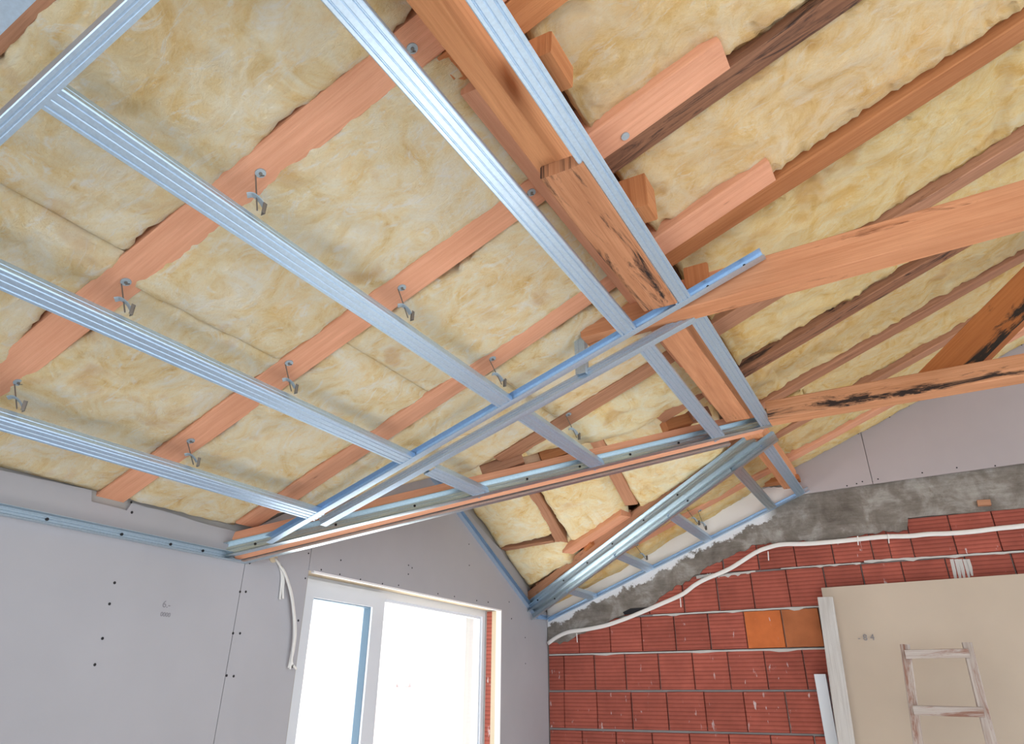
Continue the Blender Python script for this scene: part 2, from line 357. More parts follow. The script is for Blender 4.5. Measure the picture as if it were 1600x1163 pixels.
# --- window wall (masonry core in one mesh, boards as parts)
WY0, WY1, WZT, WZB = 2.565, 4.392, .556, -.62
core = []
def prism(poly, x0, x1):
    n = len(poly); vs = [(x0, y, z) for y, z in poly] + [(x1, y, z) for y, z in poly]
    fs = [tuple(range(n)), tuple(range(2 * n - 1, n - 1, -1))] + [(i, (i + 1) % n, n + (i + 1) % n, n + i) for i in range(n)]
    return vs, fs
xb = Xw - .0125
core = merge([prism([(-2.0, -H), (WY0, -H), (WY0, .78), (-2.0, .78)], Xw - .28, xb), prism([(WY1, -H), (5.35, -H), (5.35, .70), (4.9, .72), (WY1, .99)], Xw - .28, xb),
              prism([(WY0, WZT), (WY1, WZT), (WY1, .99), (3.5, 1.45), (WY0, .98)], Xw - .28, xb), prism([(WY0, -H), (WY1, -H), (WY1, WZB), (WY0, WZB)], Xw - .28, xb),
              prism([(2.1, .78), (WY0, .78), (WY0, .98)], Xw - .28, xb)])
wl = mk('wall_left', core[0], core[1], MORTAR, kind='structure', org=(Xw, 2.5, -H))
def sheet_on_left(poly, **k):
    return plate('plasterboard_sheet', [(Xw, y, z) for y, z in poly], (-.0125, 0, 0), BOARD, wl, **k)
g = .0016
top = [(p.y, p.z) for p in ragged((0, 2.169 - g, .640), (0, 1.60, .660), 10, .006, 1)] + [(1.59, .655), (1.58, .628), (1.44, .630), (1.43, .668)] + [(p.y, p.z) for p in ragged((0, 1.40, .668), (0, .97 + g, .655), 8, .004, 2)]
sheet_on_left([(.97 + g, -H), (2.169 - g, -H)] + top)
sheet_on_left([(-.23 + g, -H), (.97 - g, -H), (.97 - g, .655), (-.23 + g, .655)])
sheet_on_left([(-2.0, -H), (-.23 - g, -H), (-.23 - g, .655), (-2.0, .655)])
sheet_on_left([(2.169 + g, -H), (2.55 - g, -H), (2.55 - g, .90), (2.169 + g, .67)])
sheet_on_left([(2.55 + g, WZT - .004), (WY1, WZT - .004), (WY1, -H), (5.09, -H), (5.09, .60), (4.90, .62), (4.86, .64), (4.80, .69), (4.74, .76), (4.69, .80), (4.62, .85), (4.588, .872), (4.50, .895), (4.45, .90), (4.373, .955), (4.30, .975), (4.177, 1.021), (4.05, 1.07), (3.965, 1.108), (3.8, 1.20), (3.5, 1.33), (2.55 + g, .90)])
sheet_on_left([(WY0, -H), (WY1, -H), (WY1, WZB), (WY0, WZB)])
scr = [(179, 911), (160, 998), (171, 944), (148, 1039), (375, 925), (384, 925), (364, 990), (375, 990), (354, 1056), (365, 1057), (390, 880), (206, 801), (466, 970), (457, 1042), (477, 904), (482, 865), (205, 785)]
scr += [(440 + .225 * x, 860 + .225 * y) for x, y in ((411, 70), (275, 136), (404, 168), (547, 203), (700, 233), (812, 244), (881, 105), (906, 123), (880, 167), (1085, 303), (1200, 322), (1355, 350), (1435, 362), (1303, 106), (1580, 360), (1597, 475))]
scr += [(660 + .209 * x, 820 + .209 * y) for x, y in ((348, 147), (350, 305), (405, 568), (490, 580), (768, 845), (770, 1040), (665, 705))]
v_, f_ = merge([disc(onX(x, y) + V((-.001, 0, 0)), EX, .0052 if i < 4 or 3 < i < 14 else .0042, .0022, 8) for i, (x, y) in enumerate(scr)])
mk('screw_heads', v_, f_, DARK, wl, kind='stuff')
# reveals of the window opening
box('reveal_head', (Xw - .13, WY0, WZT - .003), (Xw - .0135, WY1 - .003, WZT + .01), FOAM, wl)
v_, f_ = boxes([((Xw - .018, WY0 + .02, WZT - .012), (Xw + .002, WY1, WZT - .003)), ((Xw - .035, WY1 - .006, WZB), (Xw + .003, WY1 + .002, WZT - .003))])
mk('corner_bead', v_, f_, WHITE, wl, label='white plastered corner bead')
box('reveal_brick', (Xw - .11, WY1 - .004, -.3), (Xw - .07, WY1 + .02, WZT - .01), BRICK, wl, label='red brick strip of the reveal')
box('reveal_foam', (Xw - .07, WY1 - .003, WZB), (Xw - .036, WY1 + .02, WZT - .01), FOAM, wl, label='cream strip of the reveal')
# window
fx = Xw - .125
wn = empty('window_1', (fx, 3.5, WZB), kind='structure')
def frame(y0, y1, z0, z1, t, x0, x1): return boxes([((x0, y0, z0), (x1, y1, z0 + t)), ((x0, y0, z1 - t), (x1, y1, z1)), ((x0, y0, z0 + t), (x1, y0 + t, z1 - t)), ((x0, y1 - t, z0 + t), (x1, y1, z1 - t))])
v_, f_ = frame(2.60, 4.41, WZB + .01, .566, .055, fx - .07, fx); v2, f2 = boxv((fx - .07, 3.225, WZB + .06), (fx, 3.295, .511))
v3, f3 = frame(3.295, 4.357, WZB + .06, .512, .016, fx - .05, fx - .012)
mk('window_frame', *merge([(v_, f_), (v2, f2)]), PVC, wn); mk('glazing_bead', v3, f3, PVC, wn)
v_, f_ = frame(2.635, 3.255, WZB + .03, .535, .082, fx - .05, fx + .018)
sash = mk('window_sash', v_, f_, PVC, wn)
v_, f_ = frame(2.715, 3.176, WZB + .11, .455, .006, fx - .04, fx + .004); mk('sash_seal', v_, f_, SEAL, sash)
box('glass_pane', (fx - .036, 2.71, WZB + .10), (fx - .032, 3.18, .46), GL, sash)
box('glass_pane', (fx - .036, 3.29, WZB + .06), (fx - .032, 4.36, .515), GL, wn)
# --- gable wall: core, clay blocks one by one, cement render, plasterboard above
def gk(x, k, t=T): return (x, Yg, k + t * (x - Xw))
roofpoly = [(Xw - .25, -H), (3.0, -H), (3.0, zr(3.0) + .13), (Xw - .25, zr(Xw - .25) + .13)]
wr = plate('wall_right', [(x, Yg + .020, z) for x, z in roofpoly], (0, .25, 0), MORTAR, kind='structure', org=(0, Yg, -H))
um, uf = boxv((-.5, 0, 0), (.5, .06, 1))
bmz = bmesh.new()
ub = {}
def unitbrick(mat):
    if mat.name in ub: return ub[mat.name]
    me = bpy.data.meshes.new('clay_block'); me.from_pydata([V(v) for v in um], [], uf); me.materials.append(mat)
    bm = bmesh.new(); bm.from_mesh(me)
    fr = [e for e in bm.edges if all(abs(v.co.y) < 1e-5 for v in e.verts)]
    bmesh.ops.bevel(bm, geom=fr, offset=.012, segments=1, affect='EDGES'); bmesh.ops.recalc_face_normals(bm, faces=bm.faces); bm.to_mesh(me); bm.free()
    ub[mat.name] = me; return me
JZ = [-1.62, -1.378, -1.136, -.894, -.652, -.411, -.172, .067, .307, .547, .793, 1.046]
rowpx = {7: (1045, [881, 929, 977.5, 1029.5, 1084, 1139, 1197, 1257.5]), 8: (990, [904.5, 953, 1002.5, 1054, 1108.5, 1165, 1223.5, 1284]), 9: (925, [1067, 1121, 1176, 1232, 1290, 1351, 1414, 1484, 1515, 1588]), 10: (870, [1127.5, 1183, 1240, 1298.5, 1360, 1386.6, 1422, 1488, 1557])}
for r in range(len(JZ) - 1):
    z0, z1 = JZ[r], JZ[r + 1]; zm = (z0 + z1) / 2; xs = []
    if r in rowpx:
        for x in rowpx[r][1]:
            y = 900.0
            for _ in range(12):
                q = onY(x, y); y += (q.z - zm) * 230
            xs.append(onY(x, y).x)
    else: xs = [Xw + .13 * (r % 2) + .12 + .2535 * i for i in range(1, 13)]
    st = .2535
    a = xs[0]
    while a > Xw + .03: a -= st; xs.insert(0, max(a, Xw + .003))
    a = xs[-1]
    while a < 2.9: a += st * (1 + rnd.uniform(-.02, .02)); xs.append(a)
    for i in range(len(xs) - 1):
        wid = xs[i + 1] - xs[i]
        if wid < .02: continue
        gp = rnd.choice([.002, .003, .005, .009]); jt = .0055
        mat = BRICK
        if r == 8 and abs((xs[i] + xs[i + 1]) / 2 - onY(1194, 985).x) < .1: mat = BRICK_O
        if r == 8 and abs((xs[i] + xs[i + 1]) / 2 - onY(1254, 985).x) < .1: mat = BRICK_BR
        o = bpy.data.objects.new('clay_block', unitbrick(mat)); C.objects.link(o); o.parent = wr
        o.location = V(((xs[i] + xs[i + 1]) / 2, Yg - rnd.uniform(0, .004), z0 + jt + H)) - wr.location
        o.scale = (wid - gp, 1, z1 - z0 - jt * 2 - rnd.uniform(0, .003))
        if mat is BRICK_O: o['label'] = 'bright orange smooth clay block'
        if mat is BRICK_BR: o['label'] = 'brown-orange smooth clay block'
# cement render with a ragged lower edge, over the upper blocks
low = [(856, 1002), (870, 1007), (882, 1004), (904, 992), (925, 985), (941, 977), (956, 968), (970, 961), (990, 956), (1003, 951), (1014, 947), (1025, 942), (1036, 929), (1052, 921), (1066, 912), (1080, 906), (1088, 899), (1101, 889), (1112, 881), (1125, 877), (1150, 865), (1181, 851), (1200, 849), (1217, 848), (1254, 847), (1300, 845), (1330, 840), (1352, 836), (1380, 831), (1400, 832), (1417, 829), (1419, 809.5), (1450, 806.5), (1500, 802.5), (1550, 798.5), (1600, 794), (1700, 784)]
pts = [onY(x, y, Yg - .012) for x, y in low]
rag = []
for i in range(len(pts) - 1):
    n = 5
    for k in range(n):
        p = pts[i].lerp(pts[i + 1], k / n); am = .018 if i < 30 else .003
        p = p + V((noise.noise(p * 40) * am * .7, 0, noise.noise(p * 31 + V((5, 5, 5))) * am)); rag.append(p)
rag.append(V((3.0, Yg - .012, pts[-1].z)))
upper = [V((3.0, Yg - .012, 1.30)), V((-.55, Yg - .012, 1.30)), V((-.55, Yg - .012, zr(-.55) + .10)), V((Xw + .003, Yg - .012, zr(Xw) + .10))]
plate('cement_render', rag + upper, (0, .0235, 0), CONC, wr, label='grey cement render with a ragged lower edge')
# grinding of mortar squeezed out of the joints
def squeeze(px0, y0, px1, y1, th, seed):
    A = onY(px0, y0, Yg - .006); B = onY(px1, y1, Yg - .006); n = 34; up = []; dn = []
    for i in range(n + 1):
        t = i / n; p = A.lerp(B, t)
        up.append(p + V((0, 0, th * (.35 + .5 * abs(noise.noise(V((t * 9, seed, 1))))))))
        dn.append(p - V((0, 0, th * (.3 + 1.5 * max(0, noise.noise(V((t * 11, seed, 7))))))))
    plate('mortar_squeeze', up + dn[::-1], (0, .018, 0), SMEAR, wr)
for i, a in enumerate([(858, 1024, 1290, 1014, .012), (1020, 962, 1282, 948, .013), (1095, 904, 1180, 893, .016), (1220, 889, 1345, 880, .010), (1350, 878, 1600, 862, .014), (1088, 903, 1124, 898, .026)]): squeeze(*a, i)
# vertical smear lines on one block
for k, x in enumerate((1487, 1494, 1500, 1507, 1512)):
    A = onY(x, 874, Yg - .004); B = onY(x + 7, 912 - k * 3, Yg - .004)
    plate('mortar_smear', [A + V((-.010, 0, 0)), A + V((.010, 0, 0)), A.lerp(B, .5) + V((.012, 0, 0)), B + V((.006, 0, 0)), B + V((-.004, 0, 0)), A.lerp(B, .6) + V((-.007, 0, 0))], (0, .01, 0), SMEAR, wr)
# flat dark sheet painted in for the shade inside a broken hole
plate('hole_shade_patch', [onY(x, y, Yg - .0135) for x, y in ((973, 957), (985, 951), (1000, 950), (1018, 949), (1010, 955), (1000, 957), (988, 960), (976, 961))], (0, .002, 0), DARK, wr, label='flat dark patch painted as the shade of a hole in the render')
# white-painted strip between the track and the wool
wt = [(858, 958), (890, 935), (918, 917), (939, 902), (962, 890), (984, 880), (1005, 872), (1021, 866), (1032, 853), (1057, 842), (1075, 835), (1096, 826), (1112, 812), (1125, 802), (1145, 795), (1160, 786), (1174, 777), (1190, 770), (1206, 768), (1222, 767), (1240, 768), (1250, 775)]
P = [onY(x, y, Yg - .016) for x, y in wt]; ww = []
for i in range(len(P) - 1):
    for k in range(4):
        p = P[i].lerp(P[i + 1], k / 4); ww.append(p + V((0, 0, .028 + noise.noise(p * 35) * .016)))
ww.append(P[-1] + V((0, 0, .01)))
plate('white_paint_strip', [V((Xw + .002, Yg - .016, zk(Xw) + .01))] + ww + [V((-.60, Yg - .016, zk(-.60) + .012))], (0, .008, 0), WHITE, wr, label='white lime-painted strip above the track')
# plasterboard on the gable above the cement band
def gsheet(poly, mat=BOARD2, y=Yg - .03): return plate('plasterboard_sheet', [(x, y, z) for x, z in poly], (0, .0125, 0), mat, wr)
def rt(x, k=.775): return k + TR * (x - Xw)
gsheet([(-.60, 1.262), (-.127, 1.276), (-.127, rt(-.127)), (-.3, rt(-.3, .765)), (-.45, rt(-.45, .76)), (-.60, rt(-.60, .75))])
gsheet([(-.1235, 1.276), (1.075, 1.30), (1.075, rt(1.075)), (.95, rt(.95)), (.5, rt(.5, .782)), (.2, rt(.2, .77)), (-.07, rt(-.07, .775)), (-.075, rt(-.09, .755)), (-.1235, rt(-.1235, .752))])
gsheet([(1.078, 1.30), (2.9, 1.33), (2.9, rt(2.9)), (1.078, rt(1.078))])
scr2 = [(1160 + .1634 * x, 640 + .1634 * y) for x, y in ((1407, 72), (1195, 185), (1107, 230), (985, 288), (930, 313), (750, 398), (560, 498), (1297, 666), (1147, 690), (1092, 710), (1000, 730))] + [(1441, 739), (1495, 731), (1555, 728), (1555, 562), (1596, 539), (1521, 575), (1420, 634)]
v_, f_ = merge([disc(onY(x, y, Yg - .0315), EY, .0048, .003, 8) for x, y in scr2]); mk('screw_heads', v_, f_, DARK, wr, kind='stuff')
# small wood offcut in the cement band, and the bearing plate under the purlin foot
beam('wood_offcut', onY(1528, 791, Yg - .03), onY(1549, 790, Yg - .03), (0, 1, 0), .04, .035, WOOD_B, label='small brown wood offcut stuck in the grey cement band', cat='wood block')
beam('bearing_plate', (-.90, Yg - .07, 1.345), (-.56, Yg - .07, 1.345), (0, 1, 0), .10, .035, WOOD_O, label='short orange timber plate on the white wall under the purlin foot', cat='timber')
# ------------------------------------------------------------------ rafters
GR_L = 'rafters of the lower slope'; GR_U = 'rafters above the purlin'
def rafter_low(y0a, y1a, x0, x1, mat, label, y0b=None, y1b=None, hh=.13, kk=KR):
    y0b = y0a if y0b is None else y0b; y1b = y1a if y1b is None else y1b
    ca, cb = (y0a + y1a) / 2, (y0b + y1b) / 2
    return beam('rafter', (x0, ca, zr(x0, kk)), (x1, cb, zr(x1, kk)), (0, 1, 0), y1a - y0a, hh, mat, label=label, cat='rafter', seed=y0a)
rafter_low(.235, .35, Xw - .2, -.15, WOOD_B, 'salmon-brown rafter at the top left corner beside the corner profile')
rafter_low(.82, .93, Xw - .2, -.15, WOOD, 'pale salmon rafter with three washered hangers, nearest full one', .83, .94)
rafter_low(1.455, 1.57, Xw - .05, -.15, WOOD, 'pale salmon rafter ending in a wall notch at lower left', 1.435, 1.535)
rafter_low(2.055, 2.17, Xw + .03, -.13, WOOD, 'salmon rafter running down to the corner of the valley beam', 2.01, 2.11)
rafter_low(2.745, 2.86, -1.63, -.15, WOOD_B, 'brown rafter with dark underside landing on the valley beam', 2.745, 2.85)
rafter_low(3.25, 3.36, -.98, -.62, WOOD_B, 'short brown rafter stub between grid profiles near the valley tip', 3.22, 3.33)
def rafter_up(y0, y1, mat, label, x0=-.74, x1=2.7): return beam('rafter', (x0, (y0 + y1) / 2, zr(x0)), (x1, (y0 + y1) / 2, zr(x1)), (0, 1, 0), y1 - y0, .13, mat, label=label, cat='rafter', seed=y0 + 9)
rafter_up(.335, .42, WOOD_O, 'orange rafter above the purlin out at the top edge')
rafter_up(.945, 1.04, WOOD_O, 'orange rafter above the purlin at the top edge by the purlin blocks')
rafter_up(1.538, 1.622, WOOD_D, 'dark cracked rafter with black splits, upper right')
rafter_up(2.118, 2.215, WOOD_O, 'clean orange rafter crossing the upper right corner')
rafter_up(2.78, 2.865, WOOD_B, 'brown rafter disappearing behind the upper collar tie')
rafter_up(3.29, 3.385, WOOD_D, 'dark brown weathered rafter below the upper collar tie')
rafter_up(3.78, 3.865, WOOD_B, 'thin brown rafter crossing behind the leaning strut', -.55)
rafter_up(4.30, 4.385, WOOD_B, 'thin brown rafter ending behind the lower collar tie', -1.4)
rafter_up(4.80, 4.90, WOOD, 'salmon rafter along the brick gable wall beside the plasterboard', -2.45)
# purlin, its doubling plank and splice board
zp = 1.31
beam('purlin', (-.645, .1, zp), (-.645, 2.235, zp), EX, .062, .13, WOOD_P, label='thick orange purlin running down the picture beside the profile', cat='purlin', wob=.004)
beam('purlin_plank', (-.715, 1.05, zp + .045), (-.715, 3.4, zp + .045), EX, .05, .05, WOOD, label='salmon plank nailed along the upper left flank of the purlin', cat='timber')
beam('splice_board', (-.60, 1.335, zp - .045), (-.60, 2.165, zp - .045), EX, .125, .043, WOOD_S, label='wide stained splice board under the purlin above the collar tie', cat='timber')
beam('purlin', (-.63, 2.335, zp - .03), (-.63, 3.49, zp - .03), EX, .12, .13, WOOD_C, label='orange purlin length between the two collar ties', cat='purlin')
beam('purlin', (-.63, 3.66, zp + .005), (-.63, Yg, zp + .005), EX, .10, .12, WOOD_C, label='orange purlin end resting on the gable wall', cat='purlin')
# blocks where purlin and upper rafters meet
beam('purlin_block', (-.52, 1.02, zp + .02), (-.52, 1.14, zp + .02), EX, .10, .07, WOOD_O, label='orange block wedged right of the purlin at the top edge', cat='wood block')
beam('purlin_block', (-.50, 1.635, zp + .0), (-.50, 1.72, zp + .0), EX, .09, .12, WOOD_O, label='orange block under the end of the dark cracked rafter', cat='wood block')
beam('purlin_block', (-.47, 2.222, zp + .04), (-.47, 2.236, zp + .04), EX, .09, .09, WOOD_O, label='orange block between upper collar tie and purlin', cat='wood block')
# collar ties and leaning strut
beam('collar_tie', (-.945, 2.285, 1.262), (1.9, 2.285, 1.36), EY, .10, .125, WOOD_C, up=EZ, label='upper horizontal collar tie, long salmon timber crossing the right half', cat='collar tie')
beam('collar_tie', (-.485, 3.555, 1.262), (1.9, 3.555, 1.285), EY, .105, .100, WOOD_T, up=EZ, label='lower horizontal collar tie with black stained upper face', cat='collar tie')
beam('strut', (.44, 3.61, 1.364), (1.405, 3.61, 2.134), EY, .10, .165, WOOD_K, ends=(0, -1.25, 0, 0), label='dark orange strut with blackened edge leaning up at the right border', cat='strut')
# ------------------------------------------------------------------ valley timbers and jack rafters
def yv1(x): return 2.05 + .80 * (x - Xw)
def yv2(x): return 4.86 - .46 * (x - Xw)
def k3(x, y, k): return V((x, y, zk(x, k)))
dv1 = (k3(-.5, yv1(-.5), K0) - k3(Xw, yv1(Xw), K0)).normalized(); pv1 = dv1.cross(n0).normalized()
if pv1.y < 0: pv1 = -pv1          # away from the camera
dv2 = (k3(-.5, yv2(-.5), K0) - k3(Xw, yv2(Xw), K0)).normalized(); pv2 = dv2.cross(n0).normalized()
if pv2.y < 0: pv2 = -pv2
xe1 = -.52
beam('valley_rafter', k3(Xw + .03, yv1(Xw + .03), K0 + .006) + pv1 * .036, k3(xe1, yv1(xe1), K0 + .006) + pv1 * .036, pv1, .064, .105, WOOD, up=n0, label='salmon valley rafter rising from the wall corner above the long screw-fixed track', cat='rafter')
xe2 = -.60
beam('valley_rafter', k3(Xw + .03, yv2(Xw + .03), K0 + .062) - pv2 * .028, k3(xe2, yv2(xe2), K0 + .062) - pv2 * .028, pv2, .055, .12, WOOD_B, up=n0, label='brown knotty valley rafter rising from the window-side corner of the brick wall', cat='rafter')
# dormer slope plane through ridge and valley
A_ = V((Xw, 3.5, 1.40)); B_ = V((-.45, 3.72, 1.46)); E_ = V((Xw, 4.90, .70)); nd = (B_ - A_).cross(E_ - A_).normalized()
if nd.z < 0: nd = -nd
def zd(x, y): return A_.z - (nd.x * (x - A_.x) + nd.y * (y - A_.y)) / nd.z
def dormer_beam(x0, y0, x1, y1, wdt, mat, label, off=0, hh=.09): 
    return beam('jack_rafter', (x0, y0, zd(x0, y0) + off), (x1, y1, zd(x1, y1) + off), (y1 - y0, -(x1 - x0), 0), wdt, hh, mat, up=nd, label=label, cat='rafter')
dormer_beam(-2.055, 3.5, -2.085, 4.46, .088, WOOD_B, 'left brown jack rafter of the small dormer slope, pointed foot')
dormer_beam(-1.50, 3.6, -1.495, 4.24, .088, WOOD_B, 'right brown jack rafter of the small dormer slope, foot on the valley')
dormer_beam(Xw + .01, 4.40, -2.13, 4.42, .075, WOOD_B, 'brown crosspiece from the window wall to the left jack rafter', .0, .06)
dormer_beam(-2.07, 4.49, -1.55, 4.27, .10, WOOD, 'salmon timber joining the jack rafter foot to the valley', -.040, .06)
dormer_beam(-1.93, 4.52, -1.86, 4.47, .07, WOOD_O, 'small orange block nailed beside the valley foot', -.03, .05)
for i, (x, y, dx, dy, wd, mt, lb) in enumerate([(-1.60, 2.93, .16, .12, .07, WOOD_L, 'fresh pale wedge on the valley rafter beside the dark rafter foot'), (-1.50, 2.98, .16, .10, .09, WOOD_O, 'orange block standing on the valley rafter left of the hanger'), (-1.72, 2.80, .18, .08, .05, WOOD_B, 'brown block at the foot of the dark rafter on the valley rafter'), (-.98, 3.40, .11, .08, .085, WOOD_O, 'orange offcut on the valley rafter under a bulging wool edge'), (-.86, 3.45, .08, .07, .07, WOOD_B, 'brown offcut beside the orange one near the valley tip')]):
    beam('timber_block', (x, y, zr(x) - .035), (x + dx, y + dy, zr(x + dx) - .035), (dy, -dx, 0), wd, .06, mt, label=lb, cat='wood block')
# ------------------------------------------------------------------ glass wool
def batt(label, fu, zf, nu, nv, depth=.10, face=-.006, bulge=.012, amp=.010, mat=WOOL, over=(.02, .02, .02, .02), seed=0, nrm=V((0, 0, 1)), group='glass wool batts between the rafters', seam=None, edge=.010):
    """fu(u,v)->(x,y) outline map, zf(x,y)->z of the rafter underside. The face hangs by `face` (negative = below the timber) and curls up at a torn edge."""
    vs = []; fs = []
    du = 1 / nu; dv = 1 / nv
    for i in range(nu + 1):
        for j in range(nv + 1):
            u, v = i / nu, j / nv
            x, y = fu(u, v)
            cx, cy = fu(.5, .5)
            # torn outline
            eb = min(u, 1 - u, v, 1 - v)
            if j in (0, nv) or i in (0, nu):
                t = 0
            du_ = min(u, 1 - u) * nu; dv_ = min(v, 1 - v) * nv
            tear = 1.1 * noise.noise(V((x * 5, y * 5, seed))) + .6 * noise.noise(V((x * 14, y * 14, seed))) + .6 * noise.noise(V((x * 37, y * 37, seed)))
            if j <= 3: y -= (1 - j / 4) * (over[0] * (.45 + tear * 1.0))
            if nv - j <= 3: y += (1 - (nv - j) / 4) * (over[1] * (.45 + tear * 1.0))
            if i <= 3: x -= (1 - i / 4) * (over[2] * (.4 + tear))
            if nu - i <= 3: x += (1 - (nu - i) / 4) * (over[3] * (.4 + tear))
            p = V((x, y, seed * 2.3))
            hgt = amp * (1.25 * noise.noise(p * 5) + .8 * noise.noise(p * 12) + .45 * noise.noise(p * 27) + .3 * noise.noise(p * 60))
            rn = 1 - abs(noise.noise(p * 8 + V((3, 1, 2)))) * 2.2
            hgt -= max(0, rn - .55) * amp * -1.0
            b_ = bulge * (1 - (2 * v - 1) ** 4) * (1 - (2 * u - 1) ** 8)
            if seam is not None:
                for s_ in seam:
                    dd = abs(u - s_ - .015 * noise.noise(V((v * 5, seed, 0)))) * nu * .9
                    if dd < 2.2: hgt += (1 - dd / 2.2) * .022
            dist = min(du_, dv_)
            e = face - b_ + hgt
            if dist < 1: e = max(edge, face + .012) + (tear * .012 if face > .02 else 0)
            elif dist < 2: e = e * .55 + min(face, .0) * .3
            if face > .02 and dist < 4: e += tear * .009 + .012 * noise.noise(V((x * 45, y * 45, seed))) + .006 * noise.noise(V((x * 90, y * 20, seed)))
            z = zf(x, y) + e
            vs.append((x, y, z))
    n1 = (nu + 1) * (nv + 1)
    for i in range(nu + 1):
        for j in range(nv + 1):
            if i in (0, nu) or j in (0, nv):
                pass
    for i in range(nu):
        for j in range(nv):
            a = i * (nv + 1) + j; fs.append((a, a + nv + 1, a + nv + 2, a + 1))
    # back: coarse upper face
    ring = [i * (nv + 1) for i in range(nu + 1)] + [nu * (nv + 1) + j for j in range(1, nv + 1)] + [i * (nv + 1) + nv for i in range(nu - 1, -1, -1)] + [j for j in range(nv - 1, 0, -1)]
    m0 = len(vs)
    cx, cy = fu(.5, .5)
    for k in ring:
        x, y, z = vs[k]; x2 = x; y2 = cy + (y - cy) * .9; vs.append((x2, y2, zf(x, y) + depth))
    m = len(ring)
    for k in range(m): fs.append((ring[k], ring[(k + 1) % m], m0 + (k + 1) % m, m0 + k))
    fs.append(tuple(m0 + k for k in range(m)))
    return mk('insulation_batt', vs, fs, mat, smooth=True, label=label, cat='insulation', group=group)
def zmain(x, y): return zr(x)
def bay(y0, y1, x0, x1, label, low=True, step=.017, zf=zmain, **k):
    """x0 may be a function of y (valley)"""
    f0 = x0 if callable(x0) else (lambda y: x0)
    def fu(u, v):
        y = y0 + (y1 - y0) * v; a = f0(y); return (a + (x1 - a) * u, y)
    L_ = x1 - f0((y0 + y1) / 2); nu = max(8, int(L_ / step)); nv = max(8, int((y1 - y0) / step))
    return batt(label, fu, zf, nu, nv, **k)
xl = Xw + .0; xm = -.70
lowk = dict(face=-.004, bulge=.013, amp=.011, over=(.030, .024, .0, .01))
def x_v1(y): return Xw + max(0, (y - 2.07)) / .80
def x_v2(y): return Xw + max(0, (4.90 - y)) / .46
bay(-.30, .225, xl, xm, 'cream wool batt left of the corner rafter at the top left', seed=1, **lowk)
bay(.355, .82, xl, -1.62, 'cream wool batt at the left border, lower end of its bay', seed=2, **lowk)
bay(.355, .82, -1.62, xm, 'large cream wool batt at the top left behind the cross track', seed=3, **lowk)
bay(.93, 1.455, xl, -1.70, 'cream wool batt over the notched wall edge at far left', seed=4, **lowk)
bay(.93, 1.455, -1.70, xm, 'cream wool batt at upper centre between the two nearest hanger rafters', seed=5, **lowk)
bay(1.57, 2.055, xl, -1.52, 'cream wool batt above the left wall corner, torn lower edge', seed=6, **lowk)
bay(1.57, 2.055, -1.52, xm, 'cream wool batt in picture centre with a thick rolled seam', seed=7, **lowk)
bay(2.17, 2.745, x_v1, -1.30, 'wool batt tapering onto the long valley rafter', seed=8, **lowk)
bay(2.17, 2.745, -1.30, xm, 'wool batt under the end of the upper collar tie', seed=9, **lowk)
bay(2.86, 3.25, x_v1, xm + .05, 'wool batt bulging over the valley rafter left of the blocks', seed=10, mat=WOOL_P, face=-.012, bulge=.03, amp=.018, over=(.02, .02, .02, .01))
bay(3.36, 3.78, lambda y: max(x_v1(y), min(x_v2(y), -.72)) if y < 3.66 else -.62, -.42, 'small ochre wool tuft at the valley tip', seed=11, mat=WOOL_D, face=.02, bulge=.02, amp=.02, over=(0, 0, 0, 0))
bay(3.865, 4.30, x_v2, -.35, 'ochre wool strip right of the short valley, first bay', seed=12, mat=WOOL_D, face=.01, bulge=.02, amp=.012, over=(.0, .02, .0, .01))
bay(4.385, 4.80, x_v2, -.68, 'ochre wool strip right of the short valley, bay next to the salmon rafter', seed=13, mat=WOOL_D, face=.005, bulge=.02, amp=.012, over=(.0, .02, .0, .01))
bay(4.90, 5.085, lambda y: Xw + .08, -.60, 'narrow ochre wool strip over the white-painted wall strip', seed=14, zf=lambda x, y: zr(x) - .045 * min(1, max(0, (-.9 - x) / .9)), mat=WOOL_D, face=.0, bulge=.015, amp=.012, over=(.0, .0, .0, .01))
upk = dict(face=.040, bulge=.016, amp=.012, over=(.0, .012, .0, .0), edge=.05)
up_names = [(-.3, .335, 'yellow wool batt past the purlin, far top edge'), (.42, .945, 'yellow wool batt at the top edge right of the purlin'), (1.04, 1.538, 'orange-streaked wool batt at the top right of the purlin'), (1.622, 2.118, 'wide yellow wool batt between the dark cracked rafter and the clean orange one'),
            (2.215, 2.78, 'yellow wool batt above the upper collar tie, far right bay'), (2.865, 3.29, 'yellow wool batt just below the upper collar tie'), (3.385, 3.78, 'ochre wool batt above the dark weathered rafter foot'), (3.865, 4.30, 'ochre wool batt crossed by the leaning strut'), (4.385, 4.80, 'thin ochre wool batt behind the lower collar tie'), (4.90, 5.065, 'narrow ochre wool strip over the grey gable plasterboard')]
seams = {1.04: .0, 2.215: .42, 3.385: .33}
for i, (a, b, nm) in enumerate(up_names):
    kw = dict(upk); kw['mat'] = WOOL_D if b > 2.2 else WOOL_O
    sm = [seams[a]] if seams.get(a) else None
    xs_ = -.56 if a < 3.7 else (-.35 if a < 4.3 else -.68)
    if a > 4.8: kw.update(face=.01, edge=.03)
    bay(a, b, xs_, 2.3 if a > 1 else 1.6, nm, seed=20 + i, step=.019, seam=sm, **kw)
